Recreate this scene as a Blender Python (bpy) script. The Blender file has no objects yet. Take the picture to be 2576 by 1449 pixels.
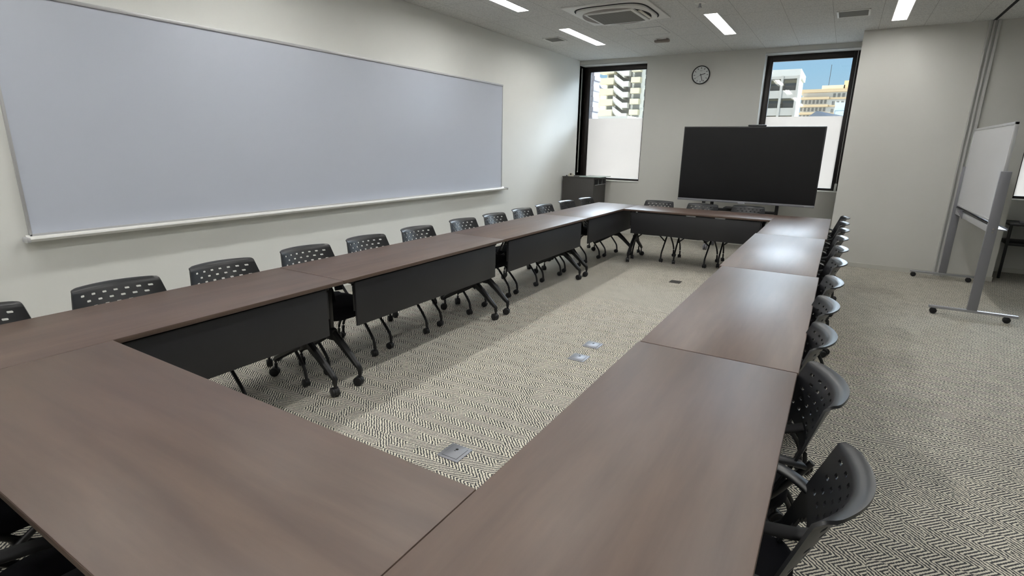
import bpy, bmesh, math, random
from mathutils import Vector, Matrix
random.seed(7)
scene = bpy.context.scene
COL = scene.collection
PI = math.pi

# ---------------------------------------------------------------- camera
YAW, PITCH, ROLL = 0.5412, -0.2613, 0.0181
CAM = Vector((2.4312, -0.9048, 1.511))
cy_, sy_ = math.cos(YAW), math.sin(YAW)
cp_, sp_ = math.cos(PITCH), math.sin(PITCH)
F = Vector((-sy_*cp_, cy_*cp_, sp_)); R0 = Vector((cy_, sy_, 0)); U0 = R0.cross(F)
cr_, sr_ = math.cos(ROLL), math.sin(ROLL)
RR = cr_*R0 + sr_*U0; UU = -sr_*R0 + cr_*U0
cam = bpy.data.cameras.new('camera')
cam.sensor_width = 36.0
cam.lens = 36.0*1340.09/2576
cam.clip_start = 0.02; cam.clip_end = 2000
camo = bpy.data.objects.new('camera', cam); COL.objects.link(camo)
M = Matrix.Identity(4)
for i in range(3):
    M[i][0] = RR[i]; M[i][1] = UU[i]; M[i][2] = -F[i]; M[i][3] = CAM[i]
camo.matrix_world = M
scene.camera = camo

# ---------------------------------------------------------------- exposure
vs = scene.view_settings
vs.view_transform = 'Standard'; vs.look = 'None'; vs.gamma = 1.0
vs.use_curve_mapping = False
vs.exposure = 0.0
SKY = 5.6           # strength of the glow added high in the sky, brightens film and tables
LAMP = 39.0         # radiance of the ceiling diffusers

# ---------------------------------------------------------------- sky
world = bpy.data.worlds.new('world'); scene.world = world
world.use_nodes = True
wt = world.node_tree; wt.nodes.clear()
wo = wt.nodes.new('ShaderNodeOutputWorld'); bg = wt.nodes.new('ShaderNodeBackground')
tc = wt.nodes.new('ShaderNodeTexCoord'); sx = wt.nodes.new('ShaderNodeSeparateXYZ')
rp = wt.nodes.new('ShaderNodeValToRGB')
wt.links.new(tc.outputs['Generated'], sx.inputs[0]); wt.links.new(sx.outputs['Z'], rp.inputs[0])
wt.links.new(rp.outputs[0], bg.inputs[0]); wt.links.new(bg.outputs[0], wo.inputs[0])
cr = rp.color_ramp
cr.elements[0].position = 0.0; cr.elements[0].color = (0.55, 0.72, 0.85, 1)
cr.elements[1].position = 1.0; cr.elements[1].color = (5.3, 6.0, 6.9, 1)
e = cr.elements.new(0.12); e.color = (0.38, 0.64, 0.86, 1)
e = cr.elements.new(0.17); e.color = (0.36, 0.60, 0.88, 1)
e = cr.elements.new(0.3); e.color = (3.9, 4.5, 5.2, 1)
bg.inputs[1].default_value = 1.25
# glow added to the unseen upper sky facing the windows; dimmer behind the building
def wm(op, a, b):
    n = wt.nodes.new('ShaderNodeMath'); n.operation = op
    for i, v in enumerate((a, b)):
        if isinstance(v, (int, float)): n.inputs[i].default_value = v
        else: wt.links.new(v, n.inputs[i])
    return n.outputs[0]
mr = wt.nodes.new('ShaderNodeMapRange'); mr.interpolation_type = 'SMOOTHSTEP'
wt.links.new(sx.outputs['Y'], mr.inputs['Value'])
mr.inputs['From Min'].default_value = .05; mr.inputs['From Max'].default_value = .5
mr.inputs['To Min'].default_value = .03; mr.inputs['To Max'].default_value = 1.0
mr2 = wt.nodes.new('ShaderNodeMapRange'); mr2.interpolation_type = 'SMOOTHSTEP'
wt.links.new(sx.outputs['Z'], mr2.inputs['Value'])
mr2.inputs['From Min'].default_value = .15; mr2.inputs['From Max'].default_value = .27
added_glow = wm('MULTIPLY', mr2.outputs[0], mr.outputs[0])
side = wm('MULTIPLY', mr2.outputs[0], wm('SUBTRACT', mr.outputs[0], 1.0))
wt.links.new(wm('ADD', wm('MULTIPLY', added_glow, SKY), wm('ADD', 1.0, side)), bg.inputs[1])

# ---------------------------------------------------------------- sun (high behind the building, lights the houses across)
sun = bpy.data.lights.new('sun', 'SUN'); sun.energy = 2.3; sun.angle = 0.009; sun.color = (1, 0.95, 0.86)
suno = bpy.data.objects.new('sun', sun); COL.objects.link(suno)
suno.rotation_euler = Vector((0.55, 0.62, -0.56)).to_track_quat('-Z', 'Y').to_euler()

# ================================================================ helpers
def srgb(r, g, b):
    f = lambda c: (c/255)/12.92 if c/255 <= 0.04045 else (((c/255)+0.055)/1.055)**2.4
    return (f(r), f(g), f(b), 1)

def mat(name, color, rough=0.5, metal=0.0, spec=0.5, noise=0.0, nscale=20, bump=0.0, bscale=200, emit=None, estr=1):
    m = bpy.data.materials.new(name); m.use_nodes = True
    nt = m.node_tree; b = nt.nodes['Principled BSDF']
    b.inputs['Roughness'].default_value = rough
    b.inputs['Metallic'].default_value = metal
    b.inputs['Specular IOR Level'].default_value = spec
    tcn = nt.nodes.new('ShaderNodeTexCoord')
    n = nt.nodes.new('ShaderNodeTexNoise'); n.inputs['Scale'].default_value = nscale; n.inputs['Detail'].default_value = 4
    nt.links.new(tcn.outputs['Object'], n.inputs['Vector'])
    mx = nt.nodes.new('ShaderNodeMixRGB'); mx.blend_type = 'MIX'
    k = noise
    mx.inputs[1].default_value = (color[0]*(1-k), color[1]*(1-k), color[2]*(1-k), 1)
    mx.inputs[2].default_value = (min(1, color[0]*(1+k)), min(1, color[1]*(1+k)), min(1, color[2]*(1+k)), 1)
    nt.links.new(n.outputs[0], mx.inputs[0]); nt.links.new(mx.outputs[0], b.inputs['Base Color'])
    if bump:
        n2 = nt.nodes.new('ShaderNodeTexNoise'); n2.inputs['Scale'].default_value = bscale
        nt.links.new(tcn.outputs['Object'], n2.inputs['Vector'])
        bp = nt.nodes.new('ShaderNodeBump'); bp.inputs['Strength'].default_value = bump; bp.inputs['Distance'].default_value = 0.001
        nt.links.new(n2.outputs[0], bp.inputs['Height']); nt.links.new(bp.outputs[0], b.inputs['Normal'])
    if emit:
        b.inputs['Emission Color'].default_value = emit; b.inputs['Emission Strength'].default_value = estr
    return m

class NT:
    """tiny expression builder for math nodes"""
    def __init__(s, nt): s.nt = nt
    def m(s, op, *a):
        n = s.nt.nodes.new('ShaderNodeMath'); n.operation = op
        for i, v in enumerate(a):
            if isinstance(v, (int, float)): n.inputs[i].default_value = v
            else: s.nt.links.new(v, n.inputs[i])
        return n.outputs[0]

def tag(o, label=None, cat=None, group=None, kind=None):
    if label: o['label'] = label
    if cat: o['category'] = cat
    if group: o['group'] = group
    if kind: o['kind'] = kind
    return o

def empty(name, loc=(0, 0, 0), rz=0.0, label=None, cat=None, group=None):
    o = bpy.data.objects.new(name, None); COL.objects.link(o)
    o.location = loc; o.rotation_euler = (0, 0, rz); o.empty_display_size = 0.1
    return tag(o, label, cat, group)

def copy_tree(o, parent=None):
    c = o.copy(); COL.objects.link(c)
    if parent: c.parent = parent
    for ch in [x for x in KIDS.get(o.name, [])]:
        copy_tree(ch, c)
    return c
KIDS = {}

class MB:
    def __init__(s): s.bm = bmesh.new()
    def _merge(s, b2, mtx=None):
        me = bpy.data.meshes.new('tmp'); 
        if mtx is not None: bmesh.ops.transform(b2, matrix=mtx, verts=b2.verts)
        b2.to_mesh(me); b2.free(); s.bm.from_mesh(me); bpy.data.meshes.remove(me)
    def box(s, x0, x1, y0, y1, z0, z1, bev=0.0, seg=2, mtx=None):
        b = bmesh.new(); bmesh.ops.create_cube(b, size=1)
        for v in b.verts:
            v.co = Vector((x0+(v.co.x+.5)*(x1-x0), y0+(v.co.y+.5)*(y1-y0), z0+(v.co.z+.5)*(z1-z0)))
        if bev: bmesh.ops.bevel(b, geom=b.edges[:], offset=bev, segments=seg, profile=.5, affect='EDGES')
        s._merge(b, mtx); return s
    def cyl(s, p0, p1, r0, r1=None, n=16, bev=0.0):
        p0 = Vector(p0); p1 = Vector(p1); r1 = r0 if r1 is None else r1
        b = bmesh.new(); L = (p1-p0).length
        bmesh.ops.create_cone(b, cap_ends=True, segments=n, radius1=r0, radius2=r1, depth=L)
        if bev:
            ed = [e for e in b.edges if abs(e.verts[0].co.z-e.verts[1].co.z) < 1e-6]
            bmesh.ops.bevel(b, geom=ed, offset=bev, segments=2, profile=.5, affect='EDGES')
        q = (p1-p0).to_track_quat('Z', 'Y').to_matrix().to_4x4()
        s._merge(b, Matrix.Translation((p0+p1)/2) @ q); return s
    def tube(s, pts, r, n=10, flat=None, up=(0, 0, 1)):
        """swept round (or flat=(w,h) rectangular) bar through points, mitred"""
        pts = [Vector(p) for p in pts]
        rings = []
        for i, p in enumerate(pts):
            if i == 0: t = pts[1]-p
            elif i == len(pts)-1: t = p-pts[i-1]
            else: t = (pts[i+1]-p).normalized()+(p-pts[i-1]).normalized()
            t.normalize()
            upv = Vector(up)
            if abs(t.dot(upv)) > .98: upv = Vector((0, 1, 0))
            a = t.cross(upv).normalized(); c = a.cross(t).normalized()
            ring = []
            rr = r[i] if isinstance(r, (list, tuple)) else r
            if flat:
                w, h = flat[i] if isinstance(flat, list) else flat
                q = min(w, h)*.3
                for dx, dz in ((-w/2+q, -h/2), (w/2-q, -h/2), (w/2, -h/2+q), (w/2, h/2-q), (w/2-q, h/2), (-w/2+q, h/2), (-w/2, h/2-q), (-w/2, -h/2+q)):
                    ring.append(s.bm.verts.new(p+a*dx+c*dz))
            else:
                for k in range(n):
                    an = 2*PI*k/n
                    ring.append(s.bm.verts.new(p+a*math.cos(an)*rr+c*math.sin(an)*rr))
            rings.append(ring)
        for i in range(len(rings)-1):
            m = len(rings[i])
            for k in range(m):
                s.bm.faces.new((rings[i][k], rings[i][(k+1) % m], rings[i+1][(k+1) % m], rings[i+1][k]))
        s.bm.faces.new(rings[0][::-1]); s.bm.faces.new(rings[-1]); return s
    def loft(s, rings, cap=True):
        rs = [[s.bm.verts.new(v) for v in r] for r in rings]
        m = len(rs[0])
        for i in range(len(rs)-1):
            for k in range(m):
                s.bm.faces.new((rs[i][k], rs[i][(k+1) % m], rs[i+1][(k+1) % m], rs[i+1][k]))
        if cap:
            s.bm.faces.new(rs[0][::-1]); s.bm.faces.new(rs[-1])
        return s
    def prism(s, poly, axis, a, b):
        """extrude a 2D polygon along an axis"""
        def P(u, v, w):
            return {'x': (w, u, v), 'y': (u, w, v), 'z': (u, v, w)}[axis]
        return s.loft([[P(u, v, a) for u, v in poly], [P(u, v, b) for u, v in poly]])
    def build(s, name, material, parent=None, smooth=40):
        bmesh.ops.recalc_face_normals(s.bm, faces=s.bm.faces)
        me = bpy.data.meshes.new(name); s.bm.to_mesh(me); s.bm.free()
        me.materials.append(material)
        if smooth and len(me.polygons):
            me.polygons.foreach_set('use_smooth', [True]*len(me.polygons))
            me.set_sharp_from_angle(angle=math.radians(smooth))
        o = bpy.data.objects.new(name, me); COL.objects.link(o)
        if parent:
            o.parent = parent; KIDS.setdefault(parent.name, []).append(o)
        return o

def smooth_path(pts, rad=.03, n=4):
    """round the corners of a polyline"""
    pts = [Vector(p) for p in pts]; out = [pts[0]]
    for i in range(1, len(pts)-1):
        a = (pts[i-1]-pts[i]); b = (pts[i+1]-pts[i])
        r = min(rad, a.length*.45, b.length*.45)
        p0 = pts[i]+a.normalized()*r; p2 = pts[i]+b.normalized()*r
        for k in range(n+1):
            t = k/n
            out.append(p0*(1-t)**2+pts[i]*2*t*(1-t)+p2*t*t)
    out.append(pts[-1]); return out

def struct(name, mb, m, smooth=0):
    return tag(mb.build(name, m, None, smooth), kind='structure')

# ================================================================ materials
M_wall = mat('wall_paint', srgb(236, 237, 233), .85, noise=.02, nscale=3, bump=.25, bscale=350, spec=.2)
M_wallr = mat('warm_grey_wall', srgb(208, 207, 202), .85, noise=.02, nscale=3, bump=.25, bscale=350, spec=.2)  # greyer wall colour, used on the back wall and column
M_base = mat('vinyl_skirting', srgb(196, 195, 188), .6, noise=.02)
M_trimgrey = mat('grey_trim', srgb(186, 186, 184), .45, noise=.03)
M_black = mat('black_metal', srgb(17, 17, 19), .42, .0, noise=.1)
M_blackpl = mat('black_plastic', srgb(24, 24, 27), .5, noise=.08, nscale=30)
M_chairpl = mat('chair_shell_plastic', srgb(25, 26, 29), .36, noise=.06, nscale=40, bump=.12, bscale=900)
M_seat = mat('black_upholstery', srgb(20, 20, 24), .95, noise=.2, nscale=200, bump=.5, bscale=900, spec=.15)
M_panel = mat('modesty_panel', srgb(31, 31, 34), .5, noise=.07, nscale=60, bump=.08, bscale=500)
M_frame = mat('window_frame', srgb(40, 34, 33), .4, .3, noise=.1)
M_silver = mat('silver_metal', srgb(168, 169, 174), .35, .7, noise=.05)
M_alu = mat('painted_aluminium', srgb(190, 191, 193), .4, .25, noise=.03)
M_greymet = mat('grey_painted_metal', srgb(128, 128, 134), .45, .3, noise=.03)
M_white = mat('white_enamel', srgb(226, 226, 222), .4, noise=.02)
M_edge = mat('table_edge_band', srgb(84, 68, 58), .5, noise=.15, nscale=60)
M_screen = mat('screen', (.006, .006, .007, 1), .32, spec=.3, noise=.0)
M_chrome = mat('chrome', srgb(200, 200, 205), .15, 1.0)
M_led = mat('led_diffuser', (1, 1, 1, 1), .5, emit=(1.0, .99, .97, 1), estr=LAMP)
M_cab = mat('cabinet_grey', srgb(62, 60, 58), .55, noise=.05)
M_cream = mat('cream_plastic', srgb(206, 203, 186), .5, noise=.05)
M_grille = mat('grille_grey', srgb(146, 146, 142), .7, noise=.12, nscale=300)
M_taupe = mat('taupe_louver', srgb(134, 126, 120), .6, noise=.05)
M_dark = mat('dark_recess', srgb(22, 22, 24), .8)
M_fbox = mat('floor_plate', srgb(138, 140, 146), .42, .6, noise=.06)

def wood_mat():
    m = bpy.data.materials.new('dark_walnut_laminate'); m.use_nodes = True
    nt = m.node_tree; b = nt.nodes['Principled BSDF']
    t = nt.nodes.new('ShaderNodeTexCoord'); mp = nt.nodes.new('ShaderNodeMapping')
    mp.inputs['Scale'].default_value = (1.0, 9, 9)
    oi = nt.nodes.new('ShaderNodeObjectInfo')
    ad = nt.nodes.new('ShaderNodeVectorMath'); ad.operation = 'ADD'
    mu = nt.nodes.new('ShaderNodeMath'); mu.operation = 'MULTIPLY'; mu.inputs[1].default_value = 40
    nt.links.new(oi.outputs['Random'], mu.inputs[0])
    nt.links.new(t.outputs['Object'], mp.inputs[0]); nt.links.new(mp.outputs[0], ad.inputs[0]); nt.links.new(mu.outputs[0], ad.inputs[1])
    n = nt.nodes.new('ShaderNodeTexNoise'); n.inputs['Scale'].default_value = 1.3; n.inputs['Detail'].default_value = 5; n.inputs['Distortion'].default_value = .4
    n2 = nt.nodes.new('ShaderNodeTexNoise'); n2.inputs['Scale'].default_value = 9; n2.inputs['Detail'].default_value = 6
    nt.links.new(ad.outputs[0], n.inputs['Vector']); nt.links.new(ad.outputs[0], n2.inputs['Vector'])
    r = nt.nodes.new('ShaderNodeValToRGB'); r.color_ramp.elements[0].position = .3; r.color_ramp.elements[1].position = .75
    r.color_ramp.elements[0].color = srgb(78, 59, 51); r.color_ramp.elements[1].color = srgb(99, 79, 68)
    r2 = nt.nodes.new('ShaderNodeMixRGB'); r2.blend_type = 'MULTIPLY'; r2.inputs[0].default_value = .22
    nt.links.new(n.outputs[0], r.inputs[0]); nt.links.new(r.outputs[0], r2.inputs[1]); nt.links.new(n2.outputs[0], r2.inputs[2])
    nt.links.new(r2.outputs[0], b.inputs['Base Color'])
    b.inputs['Roughness'].default_value = .45; b.inputs['Specular IOR Level'].default_value = .5; b.inputs['IOR'].default_value = 1.62
    nn = nt.nodes.new('ShaderNodeTexNoise'); nn.inputs['Scale'].default_value = 700
    bu = nt.nodes.new('ShaderNodeBump'); bu.inputs['Strength'].default_value = .12; bu.inputs['Distance'].default_value = .0006
    nt.links.new(t.outputs['Object'], nn.inputs['Vector']); nt.links.new(nn.outputs[0], bu.inputs['Height']); nt.links.new(bu.outputs[0], b.inputs['Normal'])
    return m
M_wood = wood_mat()

def carpet_mat():
    m = bpy.data.materials.new('herringbone_carpet'); m.use_nodes = True
    nt = m.node_tree; b = nt.nodes['Principled BSDF']; k = NT(nt)
    g = nt.nodes.new('ShaderNodeNewGeometry'); s = nt.nodes.new('ShaderNodeSeparateXYZ')
    nt.links.new(g.outputs['Position'], s.inputs[0])
    nz = nt.nodes.new('ShaderNodeTexNoise'); nz.inputs['Scale'].default_value = 55; nz.inputs['Detail'].default_value = 2
    nt.links.new(g.outputs['Position'], nz.inputs['Vector'])
    j = k.m('MULTIPLY', k.m('SUBTRACT', nz.outputs[0], .5), .010)
    x = k.m('ADD', s.outputs['Y'], j); y = k.m('ADD', s.outputs['X'], j)
    W = .056
    cx = k.m('FLOOR', k.m('DIVIDE', x, W)); cyy = k.m('FLOOR', k.m('DIVIDE', y, .07))
    cmb = nt.nodes.new('ShaderNodeCombineXYZ'); nt.links.new(cx, cmb.inputs[0]); nt.links.new(cyy, cmb.inputs[1])
    wn = nt.nodes.new('ShaderNodeTexWhiteNoise'); wn.noise_dimensions = '3D'; nt.links.new(cmb.outputs[0], wn.inputs[0])
    flip = k.m('SUBTRACT', 1, k.m('MULTIPLY', k.m('LESS_THAN', wn.outputs[0], .13), 2))
    zig = k.m('MULTIPLY', k.m('PINGPONG', x, W), flip)
    ph = k.m('MULTIPLY', k.m('ADD', y, zig), 2*PI/.0200)
    st = k.m('SINE', ph)
    nf = nt.nodes.new('ShaderNodeTexNoise'); nf.inputs['Scale'].default_value = 150; nf.inputs['Detail'].default_value = 2
    nt.links.new(g.outputs['Position'], nf.inputs['Vector'])
    nl = nt.nodes.new('ShaderNodeTexNoise'); nl.inputs['Scale'].default_value = 9; nl.inputs['Detail'].default_value = 3
    nt.links.new(g.outputs['Position'], nl.inputs['Vector'])
    v = k.m('ADD', k.m('MULTIPLY', st, .62), k.m('ADD', k.m('MULTIPLY', k.m('SUBTRACT', nf.outputs[0], .5), 2.3), k.m('MULTIPLY', k.m('SUBTRACT', nl.outputs[0], .5), .45)))
    r = nt.nodes.new('ShaderNodeValToRGB')
    r.color_ramp.elements[0].position = .25; r.color_ramp.elements[0].color = srgb(76, 76, 77)
    r.color_ramp.elements[1].position = .68; r.color_ramp.elements[1].color = srgb(226, 220, 204)
    nt.links.new(k.m('ADD', v, .5), r.inputs[0]); nt.links.new(r.outputs[0], b.inputs['Base Color'])
    b.inputs['Roughness'].default_value = .95; b.inputs['Specular IOR Level'].default_value = .1
    bu = nt.nodes.new('ShaderNodeBump'); bu.inputs['Strength'].default_value = .5; bu.inputs['Distance'].default_value = .003
    nt.links.new(v, bu.inputs['Height']); nt.links.new(bu.outputs[0], b.inputs['Normal'])
    return m
M_carpet = carpet_mat()

def ceiling_mat():
    m = bpy.data.materials.new('ceiling_board'); m.use_nodes = True
    nt = m.node_tree; b = nt.nodes['Principled BSDF']; k = NT(nt)
    g = nt.nodes.new('ShaderNodeNewGeometry'); s = nt.nodes.new('ShaderNodeSeparateXYZ')
    nt.links.new(g.outputs['Position'], s.inputs[0])
    def seam(c, P, off, w):
        f = k.m('FRACT', k.m('DIVIDE', k.m('ADD', c, off), P))
        return k.m('LESS_THAN', f, w/P)
    se = k.m('MAXIMUM', seam(s.outputs['X'], .4555, 20.23, .004), seam(s.outputs['Y'], .9, 20.1, .004))
    n = nt.nodes.new('ShaderNodeTexNoise'); n.inputs['Scale'].default_value = 110; n.inputs['Detail'].default_value = 3
    nt.links.new(g.outputs['Position'], n.inputs['Vector'])
    r = nt.nodes.new('ShaderNodeValToRGB')
    r.color_ramp.elements[0].position = .35; r.color_ramp.elements[0].color = srgb(190, 191, 189)
    r.color_ramp.elements[1].position = .6; r.color_ramp.elements[1].color = srgb(222, 222, 219)
    nt.links.new(n.outputs[0], r.inputs[0])
    mx = nt.nodes.new('ShaderNodeMixRGB'); mx.inputs[2].default_value = srgb(160, 160, 157)
    nt.links.new(se, mx.inputs[0]); nt.links.new(r.outputs[0], mx.inputs[1]); nt.links.new(mx.outputs[0], b.inputs['Base Color'])
    b.inputs['Roughness'].default_value = .9; b.inputs['Specular IOR Level'].default_value = .1
    return m
M_ceil = ceiling_mat()

M_wboard = mat('whiteboard_enamel', srgb(200, 206, 219), .17, noise=.01, nscale=2, spec=.5)
M_mboard = mat('mobile_board_enamel', srgb(208, 209, 212), .2, noise=.01, nscale=2)

def glass_mat():
    m = bpy.data.materials.new('window_glass'); m.use_nodes = True
    nt = m.node_tree; nt.nodes.clear()
    o = nt.nodes.new('ShaderNodeOutputMaterial'); t = nt.nodes.new('ShaderNodeBsdfTransparent'); gl = nt.nodes.new('ShaderNodeBsdfGlossy')
    gl.inputs['Roughness'].default_value = .02
    f = nt.nodes.new('ShaderNodeFresnel'); f.inputs[0].default_value = 1.45
    mx = nt.nodes.new('ShaderNodeMixShader'); t.inputs[0].default_value = (.97, .985, .98, 1)
    nt.links.new(f.outputs[0], mx.inputs[0]); nt.links.new(t.outputs[0], mx.inputs[1]); nt.links.new(gl.outputs[0], mx.inputs[2])
    nt.links.new(mx.outputs[0], o.inputs[0]); return m
M_glass = glass_mat()

def film_mat():
    m = bpy.data.materials.new('frosted_film'); m.use_nodes = True
    nt = m.node_tree; nt.nodes.clear()
    o = nt.nodes.new('ShaderNodeOutputMaterial'); t = nt.nodes.new('ShaderNodeBsdfTranslucent'); d = nt.nodes.new('ShaderNodeBsdfDiffuse')
    n = nt.nodes.new('ShaderNodeTexNoise'); n.inputs['Scale'].default_value = 3
    r = nt.nodes.new('ShaderNodeValToRGB'); r.color_ramp.elements[0].color = (.49, .45, .415, 1); r.color_ramp.elements[1].color = (.53, .485, .445, 1)
    nt.links.new(n.outputs[0], r.inputs[0]); nt.links.new(r.outputs[0], t.inputs[0])
    d.inputs[0].default_value = (.85, .88, .88, 1)
    mx = nt.nodes.new('ShaderNodeMixShader'); mx.inputs[0].default_value = .12
    nt.links.new(t.outputs[0], mx.inputs[1]); nt.links.new(d.outputs[0], mx.inputs[2]); nt.links.new(mx.outputs[0], o.inputs[0]); return m
M_film = film_mat()

# ================================================================ room shell
X0, X1 = -1.829, 7.4
YB, YN = 8.39, -5.2
ZC = 2.978
XP, YP, XE = 2.405, 7.575, 4.185      # the block that steps into the room
def slab_with_holes(mb, axis, a0, a1, u0, u1, v0, v1, holes):
    """box pieces around rectangular holes; axis is the thickness axis"""
    us = sorted(set([u0, u1]+[h[0] for h in holes]+[h[1] for h in holes]))
    vs_ = sorted(set([v0, v1]+[h[2] for h in holes]+[h[3] for h in holes]))
    def P(a, u, v): return {'y': (u, a, v), 'z': (u, v, a)}[axis]
    def inside(u, v): return any(h[0] < u < h[1] and h[2] < v < h[3] for h in holes)
    bm = mb.bm; vc = {}
    def V(a, u, v):
        key = (a, u, v)
        if key not in vc: vc[key] = bm.verts.new(P(a, u, v))
        return vc[key]
    solid = {}
    for i in range(len(us)-1):
        for j in range(len(vs_)-1):
            solid[i, j] = not inside((us[i]+us[i+1])/2, (vs_[j]+vs_[j+1])/2)
    for (i, j), ok in solid.items():
        if not ok: continue
        ua, ub, va, vb = us[i], us[i+1], vs_[j], vs_[j+1]
        for a in (a0, a1): bm.faces.new([V(a, ua, va), V(a, ub, va), V(a, ub, vb), V(a, ua, vb)])
        for di, dj, e in ((-1, 0, (ua, va, ua, vb)), (1, 0, (ub, va, ub, vb)), (0, -1, (ua, va, ub, va)), (0, 1, (ua, vb, ub, vb))):
            if not solid.get((i+di, j+dj), False):
                bm.faces.new([V(a0, e[0], e[1]), V(a0, e[2], e[3]), V(a1, e[2], e[3]), V(a1, e[0], e[1])])
    return mb

struct('floor', MB().box(X0-.2, X1+.2, YN-.2, YB+.4, -.15, 0), M_carpet)
W1 = (X0, -.607, .92, 2.90); W2 = (1.193, XP, .92, 2.90); W3 = (4.30, 5.75, .94, 2.90)
struct('wall_back', slab_with_holes(MB(), 'y', YB, YB+.32, X0-.2, X1+.2, 0, ZC+.15, [W1, W2, W3]), M_wallr)
struct('wall_left', MB().box(X0-.2, X0, YN-.2, YB+.32, 0, ZC+.15), M_wall)
struct('wall_right', MB().box(X1, X1+.2, YN-.2, YB, 0, ZC+.15), M_wall)
struct('wall_front', MB().box(X0, X1, YN-.2, YN, 0, ZC+.15), M_wall)
struct('wall_column', MB().box(XP, XE, YP, YB, 0, ZC), M_wallr)
struct('baseboard_left', MB().box(X0, X0+.008, YN, YB-.01, 0, .07, .002), M_base)
struct('baseboard_back', MB().box(X0+.01, XP-.01, YB-.008, YB, 0, .07, .002), M_base)
struct('baseboard_column', MB().box(XP, XE+.008, YP-.008, YP, 0, .06, .002).box(XE, XE+.008, YP, YB, 0, .06, .002), M_base)
struct('baseboard_right', MB().box(XE+.01, X1, YB-.008, YB, 0, .06, .002), M_base)

# ceiling lamps: recesses cut in the ceiling
LX = [-.912, .905, 2.728]
LY = [6.468, 4.168, 1.868, -.432, -2.732]
holes = []
for lx in LX:
    for ly in LY:
        holes.append((lx-.074, lx+.074, ly-.63, ly+.63))
struct('ceiling', slab_with_holes(MB(), 'z', ZC, ZC+.02, X0, X1, YN, YB, holes), M_ceil)
# trims
struct('trim_1', MB().box(3.638, 3.668, YN+.1, YP-.005, ZC-.003, ZC+.001), M_dark)
t2 = MB()
for xa, xb, d in ((3.606, 3.622, .035), (3.622, 3.642, .014), (3.642, 3.664, .03), (3.664, 3.684, .012), (3.684, 3.712, .03)):
    t2.box(xa, xb, YP-d, YP, 0, ZC, .003)
struct('trim_2', t2, M_trimgrey)
tr = MB().box(X0, -.607, YB-.004, YB, 2.90, 2.915, .001).box(1.193, XP, YB-.004, YB, 2.90, 2.915, .001)
struct('trim_3', tr, M_trimgrey)

def window(n, w, frosttop, fl=.1, fr=.075):
    x0, x1, z0, z1 = w; ya, yb = 8.615, 8.68
    e = empty('window_%d' % n, ((x0+x1)/2, ya, z0)); e['kind'] = 'structure'
    ox, oy, oz = e.location
    def L(m): bmesh.ops.translate(m.bm, verts=m.bm.verts, vec=(-ox, -oy, -oz)); return m
    f = MB().box(x0, x0+fl, ya, yb, z0, z1, .004).box(x1-fr, x1, ya, yb, z0, z1, .004)
    f.box(x0+fl, x1-fr, ya, yb, z1-.075, z1, .004).box(x0+fl, x1-fr, ya, yb, z0, z0+.045, .004)
    # inner bead
    f.box(x0+fl, x0+fl+.012, ya+.015, yb, z0+.045, z1-.075).box(x1-fr-.012, x1-fr, ya+.015, yb, z0+.045, z1-.075).box(x0+fl, x1-fr, ya+.015, yb, z1-.087, z1-.075)
    L(f).build('window_frame', M_frame, e)
    L(MB().box(x0+fl, x1-fr, ya+.03, ya+.036, z0+.045, z1-.075)).build('glass_pane', M_glass, e, 0)
    L(MB().box(x0+fl+.001, x1-fr-.001, ya+.0265, ya+.0275, z0+.046, frosttop)).build('frosted_film', M_film, e, 0)
    L(MB().box(x0+.002, x1-.002, YB-.012, ya-.001, z0, z0+.012, .003)).build('window_sill', M_white, e)
    return e
window(1, W1, 2.015); window(2, W2, 2.015, .075, .075); window(3, W3, 2.015)

# ================================================================ tables
def caster_parts(mb, x, y, r=.031, w=.044, top=.07, ang=0):
    c, s_ = math.cos(ang), math.sin(ang)
    def Pp(a, b, z): return (x+a*c-b*s_, y+a*s_+b*c, z)
    mb.cyl(Pp(-w/2, -.012, r), Pp(-.006, -.012, r), r, n=20, bev=.005)
    mb.cyl(Pp(.006, -.012, r), Pp(w/2, -.012, r), r, n=20, bev=.005)
    mb.cyl(Pp(-w/2+.004, -.012, r), Pp(w/2-.004, -.012, r), .012, n=12)
    # hood
    mb.cyl(Pp(-.009, -.008, r+.004), Pp(.009, -.008, r+.004), r*.92, n=18)
    mb.cyl((x, y, r+.01), (x, y, top), .010, n=12)
    return mb

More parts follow.
